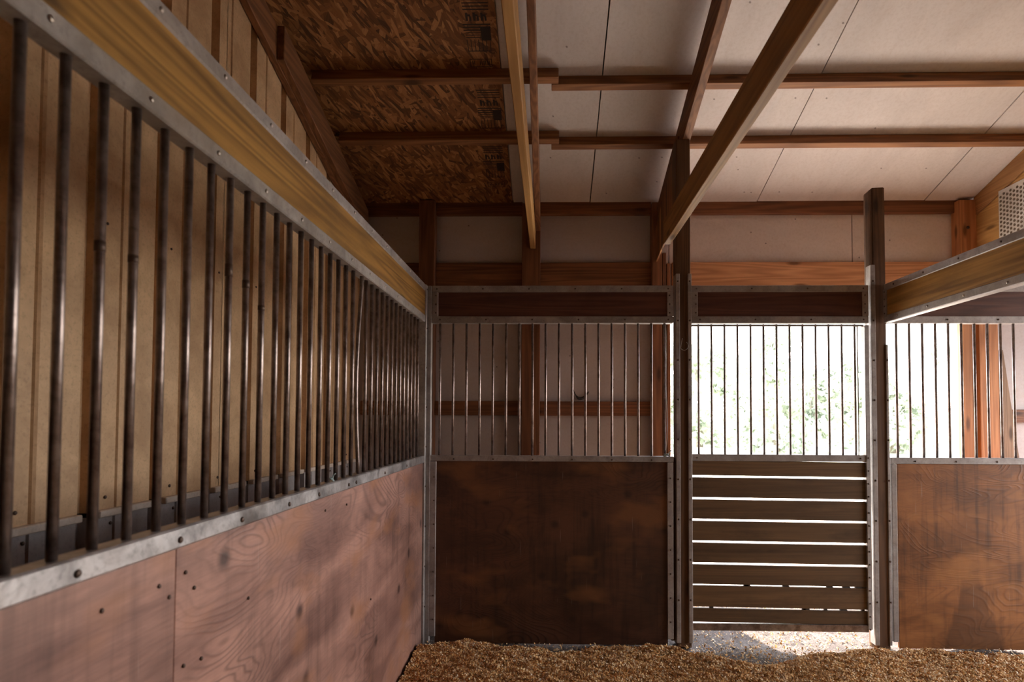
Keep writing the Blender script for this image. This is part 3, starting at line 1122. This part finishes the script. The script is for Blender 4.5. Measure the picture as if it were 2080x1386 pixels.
for (a, b, zt) in ((P2[0] - .014, P2[0] + .012, 540), (P2[1] - .008, P2[1] + .006, 700)):
    st = chan('edge_strip', a, b, YF - .005, YF + .05, .0, Z(zt, YF), p2)
    for k in range(9):
        zz = .25 + k * .235
        if zz < Z(zt, YF) - .02:
            screw(st, ((a + b) / 2, YF - .007, zz), 'Y', 'screw', .006)

# corner channel where the left partition meets the front panel
cp = base('corner_channel', (XL, YF, 0), 'upright galvanised corner channel joining left partition and front panel', 'channel')
st = chan('channel', XL - .045, XL + .004, YF - .035, YF + .04, -.02, T_TOP, cp)
st2 = chan('channel_lip', XL + .004, XL + .028, YF - .002, YF + .04, -.02, T_TOP, cp)
for k in range(9):
    screw(st, (XL + .006, YF - .018, .2 + k * .235), 'X', 'screw', .005)

# ------------------------------------------------------------------ left partition
lp = base('barred_partition', (XL, 1.5, 0), 'long barred stall partition with golden top board and worn plywood along the left', 'partition')
Y0, Y1 = -.9, YF - .037
th = .046
g1 = chan('top_channel', XL - th, XL, Y0, Y1, T_IN1, T_TOP, lp, bev=.004)
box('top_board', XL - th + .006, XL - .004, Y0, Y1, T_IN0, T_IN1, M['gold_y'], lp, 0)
g2 = chan('board_channel', XL - th, XL, Y0, Y1, T_BOT, T_IN0, lp, bev=.004)
g3 = chan('plywood_rail', XL - th, XL + .001, Y0, Y1, RAIL0, RAIL1, lp, 'rail', bev=.004)
for k in range(14):
    y = .62 + k * .215
    if y < Y1:
        screw(g1, (XL + .001, y, (T_TOP + T_IN1) / 2), 'X', 'screw_bright', .0055)
        screw(g2, (XL + .001, y - .02, (T_BOT + T_IN0) / 2), 'X', 'screw_bright', .0055)
for y in (.42, .89, 1.14, 1.37, 1.62, 1.83, 2.10, 2.18, 2.56, 2.95):
    screw(g3, (XL + .002, y, (RAIL0 + RAIL1) / 2 - .004), 'X', 'screw', .0068)
YS = XL * -1160 / (1118 - 360)
a_ = box('plywood_panel', XL - .03, XL - .006, Y0, YS - .0015, -.05, RAIL0, M['ply_left'], lp, .0015)
b_ = box('plywood_panel', XL - .03, XL - .007, YS + .0015, YF - .04, -.05, RAIL0, M['ply_left'], lp, .0015)
for (yy, zz) in ((YS - .05, .985), (YS - .02, .955), (YS + .03, .99), (YS + .06, .95), (YS + .03, .80), (YS + .09, .79), (.95, .985), (YS - .02, .75),
                 (1.9, 1.0), (2.1, .99), (YS + .02, .50), (1.42, .86), (2.4, .55)):
    screw(b_ if yy > YS else a_, (XL - .005, yy, zz), 'X', 'screw', .0045)
yk = []
k = 0
y = .792 - .0775 * 10
BW = []
while y < YF - .06:
    BW.append(y)
    y += .0775
bend = min(range(len(BW)), key=lambda i: abs(BW[i] - (-XL * 1160 / (1118 - 735))))
for i, y in enumerate(BW):
    if i == bend:
        pts = []
        for q in range(15):
            t = q / 14
            b = math.sin(math.pi * min(1, t / .92)) * .045
            pts.append((XL - th / 2 + .004, y - b + t * .01, RAIL1 - .01 + t * (T_BOT - RAIL1 + .02)))
        o = tube('bar', pts, .0078, M['bar'], lp, 12)
        o['label'] = 'bar bowed sideways out of line'
    else:
        bar(lp, XL - th / 2, y, RAIL1 - .012, T_BOT + .012)

# dark tape and rust marks sit round some of the bars
for (i, zz, hh) in ((10 + 2, 1.60, .018), (10 + 3, 1.60, .014), (10 + 7, 1.66, .03), (10 + 8, 1.645, .02), (10 + 9, 1.60, .012)):
    bm = bmesh.new()
    bmesh.ops.create_cone(bm, cap_ends=True, segments=12, radius1=.0086, radius2=.0086, depth=hh)
    link('rust_band', bm_mesh(bm, 'rust_band', True), M['screw'], lp, (XL - th / 2, BW[i], zz))


def knot(name, c, r, label, mat='twine'):
    pts = []
    for k in range(26):
        t = k / 25
        a = t * 4.2 * math.pi
        rr = r * (1 - .25 * math.sin(t * 9))
        pts.append((c[0] + rr * math.cos(a), c[1] + rr * .7 * math.sin(a), c[2] + r * .5 * math.sin(a * 1.7) + r * .3))
    pts += [(c[0] + r * 1.2, c[1] - r * .3, c[2] + r * 1.6), (c[0] + r * 1.9, c[1] - r * .3, c[2] + r * 2.2)]
    o = tube(name, pts, r * .20, M[mat], None, 6)
    return tag(o, label, 'twine')


knot('twine_knot', (XL - .022, -XL * 1160 / (1118 - 681), RAIL1 + .004), .011, 'pale blue-green twine knotted at the foot of a bar in the left partition')

# ------------------------------------------------------------------ front panels
def top_band(parent, x0, x1):
    g1 = chan('top_channel', x0, x1, YF, YB, T_IN1, T_TOP, parent)
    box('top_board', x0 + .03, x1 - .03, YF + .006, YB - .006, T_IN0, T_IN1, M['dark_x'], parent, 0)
    g2 = chan('board_channel', x0, x1, YF, YB, T_BOT, T_IN0, parent)
    a = chan('end_plate', x0, x0 + .038, YF - .002, YB, T_IN0, T_IN1, parent)
    b = chan('end_plate', x1 - .036, x1, YF - .002, YB, T_IN0, T_IN1, parent)
    for q, xx in ((a, x0 + .025), (b, x1 - .022)):
        for k in range(3):
            screw(q, (xx, YF - .004, T_IN0 + .02 + k * .052), 'Y', 'screw', .005)
    n = max(2, int((x1 - x0) / .28))
    for k in range(n + 1):
        xx = x0 + .03 + (x1 - x0 - .06) * k / n
        screw(g1, (xx, YF - .002, (T_TOP + T_IN1) / 2), 'Y', 'screw', .005)
        screw(g2, (xx + .02 if k < n else xx, YF - .002, (T_BOT + T_IN0) / 2), 'Y', 'screw', .005)


fx0, fx1 = X(876, YF), X(1368, YF)
fp = base('barred_front_panel', ((fx0 + fx1) / 2, YF + .02, 0), 'barred stall front panel with dark plywood base, left of the door', 'stall panel')
top_band(fp, fx0, fx1)
g4 = chan('plywood_rail', fx0 - .01, fx1, YF, YB, RAIL0 + .008, RAIL1, fp)
for k in range(6):
    screw(g4, (fx0 + .14 + k * .235, YF - .002, (RAIL0 + RAIL1) / 2), 'Y', 'screw', .005)
q1 = chan('side_strip', fx0 - .002, X(888, YF), YF - .001, YB, .02, RAIL0 + .007, fp)
q2 = chan('side_strip', X(1355, YF), X(1367, YF), YF - .001, YB, .02, RAIL0 + .007, fp)
for k in range(7):
    screw(q1, (X(884, YF), YF - .003, .12 + k * .14), 'Y', 'screw', .005)
    screw(q2, (X(1361, YF), YF - .003, .12 + k * .14), 'Y', 'screw', .005)
box('slit_filler', X(1364, YF), P1[0] + .003, YF + .030, YF + .055, .0, RAIL1 - .01, M['post_z'], fp, .002)  # added filler that keeps daylight out of the slit beside the post
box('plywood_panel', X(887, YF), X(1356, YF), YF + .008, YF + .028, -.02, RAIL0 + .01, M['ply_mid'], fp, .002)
for k in range(18):
    bar(fp, X(893.6 + 26.85 * k, YF + .02), YF + .022, RAIL1 - .01, T_BOT + .01, .0072)
knot('twine_knot', (X(1354, YF), YF + .01, RAIL1 + .004), .015, 'white twine tied at the top right corner of the dark plywood panel')
ww = []
for k in range(12):
    t = k / 11
    ww.append((X(1352 + 5 * math.sin(t * 2.6) * (1 - t) + 1.5 * math.sin(t * 9), YF - .004), YF - .002, RAIL1 + .01 + t * (T_BOT - RAIL1 - .02)))
wo_ = tube('hanging_wire', ww, .0013, M['wire'], None, 6)
tag(wo_, 'thin pale wire running up beside the last bar, left of the tall post', 'wire')

# cobweb curl on the outer wall
cw = []
for k in range(13):
    t = k / 12
    px_ = 1164 + t * 32
    py_ = 791 + 17 * math.sin(math.pi * (t ** .85)) + t * 5
    cw.append(at(px_, py_, YP - .012))
o = tube('cobweb_curl', cw, .008, M['cob'], None, 6, True, [.25, .4, .5, .8, 1.1, 1.2, 1.3, 1.3, 1.2, 1.0, .9, .8, .4])
tag(o, 'black curl of old cobweb hanging on the white wall board behind the bars', 'cobweb')
for (a, b) in ((970, 762), (902, 795), (882, 768)):
    pass

# ------------------------------------------------------------------ slatted door
dx0, dx1 = X(1405, YF), X(1757, YF)
dr_ = base('slatted_door', ((dx0 + dx1) / 2, YF + .02, .02), 'stall door with bars above and gapped horizontal slats below', 'door')
ex1 = X(1766, YF)
top = base('door_header', ((dx0 + ex1) / 2, YF + .02, T_BOT), 'dark header board in galvanised channels spanning above the slatted door', 'header')
top_band(top, dx0, ex1)
sag = .004
for k in range(13):
    bar(dr_, X(1419 + 26.5 * k, YF + .02), YF + .022, RAIL1, T_BOT - .004, .0062)
chan('grille_bar', dx0, dx1, YF + .008, YF + .034, T_BOT - .018, T_BOT - .007, dr_)
DR1, DR0 = Z(924, YF, 1570), Z(938, YF, 1570)
rl = chan('slat_rail', dx0, dx1, YF + .002, YB - .004, DR0, DR1, dr_)
screw(rl, (dx0 + .03, YF, (DR0 + DR1) / 2), 'Y', 'screw', .005)
screw(rl, (dx1 - .03, YF, (DR0 + DR1) / 2), 'Y', 'screw', .005)
ys = [938, 970.5, 1015.5, 1059.5, 1104, 1148.5, 1193, 1239, 1268]
for i in range(8):
    zt = Z(ys[i] + (2.2 if i else 0), YF, 1570)
    zb = Z(ys[i + 1] - (2.2 if i < 7 else 0), YF, 1570)
    if i >= 6:
        zt += .004
    pts = [(dx0, zb + sag), (dx1, zb - sag), (dx1, zt - sag), ((dx0 + dx1) / 2, zt + rnd.uniform(-.001, .001)), (dx0, zt + sag)]
    o = prism('slat', pts, YF + .009, YF + .030, 'Y', M['slat_x'], dr_, .002)
    if i in (6, 7):      # muck lodged in the narrow bottom gaps
        for k in range(7):
            xx = rnd.uniform(dx0 + .25 if i == 6 else dx0, dx1) if k else dx1 - .03
            L_ = rnd.uniform(.01, .05)
            prism('muck', [(xx, zt - .003), (xx + L_, zt - .004), (xx + L_ * .8, zt + .014), (xx + L_ * .2, zt + .012)], YF + .012, YF + .028, 'Y', M['cob'], dr_, 0)
chan('bottom_rail', dx0, dx1 + .005, YF, YB, Z(1283, YF, 1570), Z(1269, YF, 1570), dr_, 'bar')
sr = chan('side_rail', X(1757, YF), X(1766, YF), YF - .002, YB - .005, Z(1280, YF, 1760), T_BOT - .012, dr_)
for k in range(14):
    screw(sr, (X(1761, YF), YF - .004, .09 + k * .075 + (.02 if k > 9 else 0)), 'Y', 'screw', .005)
chan('stop_strip', X(1745.5, YF), X(1747.5, YF), YF + .02, YF + .03, RAIL1, T_BOT - .01, dr_, bev=0)

# ------------------------------------------------------------------ right front panel
rx0, rx1 = X(1811, YF), 4.4
rp_ = base('right_front_panel', ((rx0 + rx1) / 2, YF + .02, 0), 'barred stall front panel with orange-brown plywood base at the right', 'stall panel')
top_band(rp_, X(1806, YF), rx1)
g5 = chan('plywood_rail', X(1808, YF), rx1, YF, YB, RAIL0 + .006, RAIL1, rp_)
for k in range(8):
    screw(g5, (rx0 + .13 + k * .235, YF - .002, (RAIL0 + RAIL1) / 2), 'Y', 'screw', .005)
chan('side_strip', X(1808, YF), X(1818, YF), YF - .001, YB, .02, RAIL0 + .005, rp_)
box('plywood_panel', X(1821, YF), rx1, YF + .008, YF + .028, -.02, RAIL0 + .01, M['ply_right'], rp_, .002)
k = 0
while 1821.5 + 26.5 * k < 2500:
    bar(rp_, X(1821.5 + 26.5 * k, YF + .02), YF + .022, RAIL1 - .01, T_BOT + .01, .0072)
    k += 1

# ------------------------------------------------------------------ beam of the right partition
RX = X(1796, YF - .02)
rb_ = base('right_partition_beam', (RX, 1.6, T_BOT), 'golden board in galvanised channels reaching from the doorway post toward the viewer', 'beam')
ya, yb_ = -.6, YF - .012
RXa = RX + .006
h1 = chan('top_channel', RXa, RXa + th, ya, yb_, T_IN1, T_TOP, rb_, bev=.004)
box('top_board', RXa + .004, RXa + th - .004, ya, yb_, T_IN0, T_IN1, M['gold_y'], rb_, 0)
h2 = chan('board_channel', RXa, RXa + th, ya, yb_, T_BOT, T_IN0, rb_, bev=.004)
h3 = chan('end_plate', RXa - .003, RXa + th + .003, yb_ - .03, yb_, T_IN0 - .01, T_IN1 + .01, rb_)
for k in range(12):
    y = yb_ - .1 - k * .26
    screw(h1, (RXa - .001, y, (T_TOP + T_IN1) / 2), 'X', 'screw', .0055)
    screw(h2, (RXa - .001, y - .03, (T_BOT + T_IN0) / 2), 'X', 'screw_bright', .0055)
for k in range(4):
    screw(h3, (RXa - .004, yb_ - .015, T_IN0 + .01 + k * .042), 'X', 'screw', .0045)

# ------------------------------------------------------------------ rest of the barn shell (behind and right of the viewer)
wr = bpy.data.objects.new('wall_right', None)
COL.objects.link(wr)
wr.location = (4.8, 0, 0)
tag(wr, 'side wall of the barn with a wide doorway', kind='structure')
for (y0, y1, z0, z1) in ((4.22, 4.45, -.06, 4.6), (1.5, 4.22, 2.35, 5.2), (-6, 1.5, -.06, 5.6)):
    box('wall_board', 4.8, 4.86, y0, y1, z0, z1, M['post_z'], wr, 0)
wb = bpy.data.objects.new('wall_front', None)
COL.objects.link(wb)
wb.location = (2, -6, 0)
tag(wb, 'barn wall behind the viewer ', kind='structure')
for (x0, x1, z0, z1) in ((XG - .1, -.8, -.06, 4.2), (3.2, 4.86, -.06, 4), (-.8, 2.0, -.06, 4.2), (2.0, 3.2, -.06, 4.2)):
    box('wall_board', x0, x1, -6.06, -6.0, z0, z1, M['post_z'], wb, 0)
me = bpy.data.meshes.new('yard')
me.from_pydata([(-60, -60, -.07), (60, -60, -.07), (60, 4.4, -.07), (-60, 4.4, -.07)], [], [(0, 1, 2, 3)])
yd = link('yard', me, M['gravel'])
tag(yd, 'pale gravel yard round the barn', kind='structure')


# ------------------------------------------------------------------ trees beyond the pasture
def tree(x, y, h, wdt, seed, label):
    r = np.random.default_rng(seed)
    root = base('hedgerow_tree', (x, y, -.06), label, 'tree', None)
    trk = [(x, y, -.06), (x + .1, y, h * .3), (x - .1, y + .1, h * .6), (x, y, h * .9)]
    tube('trunk', trk, .16, M['bark'], root, 8, True, [1.2, .9, .6, .2])
    n = 3200
    nb = 20
    cx_ = r.normal(0, wdt * .26, nb)
    cy_ = r.normal(0, wdt * .22, nb)
    cz_ = r.uniform(h * .02, h * .86, nb)
    rad = r.uniform(.14, .27, nb) * wdt * (1.15 - cz_ / h * .6)
    b = r.integers(0, nb, n)
    d = r.normal(0, 1, (n, 3))
    d /= np.linalg.norm(d, axis=1)[:, None]
    p = np.stack([cx_[b], cy_[b], cz_[b]], 1) + d * (rad[b] * r.uniform(.6, 1.05, n))[:, None]
    s = r.uniform(.10, .24, n)
    a = r.normal(0, 1, (n, 3))
    a /= np.linalg.norm(a, axis=1)[:, None]
    bb = np.cross(a, d)
    bb /= np.linalg.norm(bb, axis=1)[:, None] + 1e-6
    vs = np.stack([p - a * s[:, None], p - bb * s[:, None] * .5, p + a * s[:, None], p + bb * s[:, None] * .5], 1).reshape(-1, 3)
    f = np.arange(n * 4).reshape(-1, 4)
    me = bpy.data.meshes.new('foliage')
    me.from_pydata(vs.tolist(), [], f.tolist())
    o = link('foliage', me, M['leaf'], root, (x, y, -.06))
    o['kind'] = 'stuff'


kinds = ['tall loose-crowned tree', 'low rounded tree', 'mid-height tree', 'bushy tree', 'slim upright tree', 'broad tree', 'small tree', 'dense tree']
for i, (px_, h_, wd_) in enumerate(((1345, 5.0, 4.5), (1420, 6.0, 5.0), (1500, 4.6, 4.6), (1575, 6.4, 4.6), (1650, 4.4, 4.6), (1725, 5.8, 5.0), (1815, 4.8, 4.6))):
    yy = 24 + 4.4 * (i % 3)
    wd_ *= .8
    where = ['first of the row from the left', 'second of the row from the left', 'third of the row from the left', 'middle one of the row of seven',
             'third of the row from the right', 'second of the row from the right', 'last of the row at the right'][i]
    tree(X(px_, yy), yy, h_, wd_, 40 + i, f'{kinds[i]} beyond the pasture, {where}')
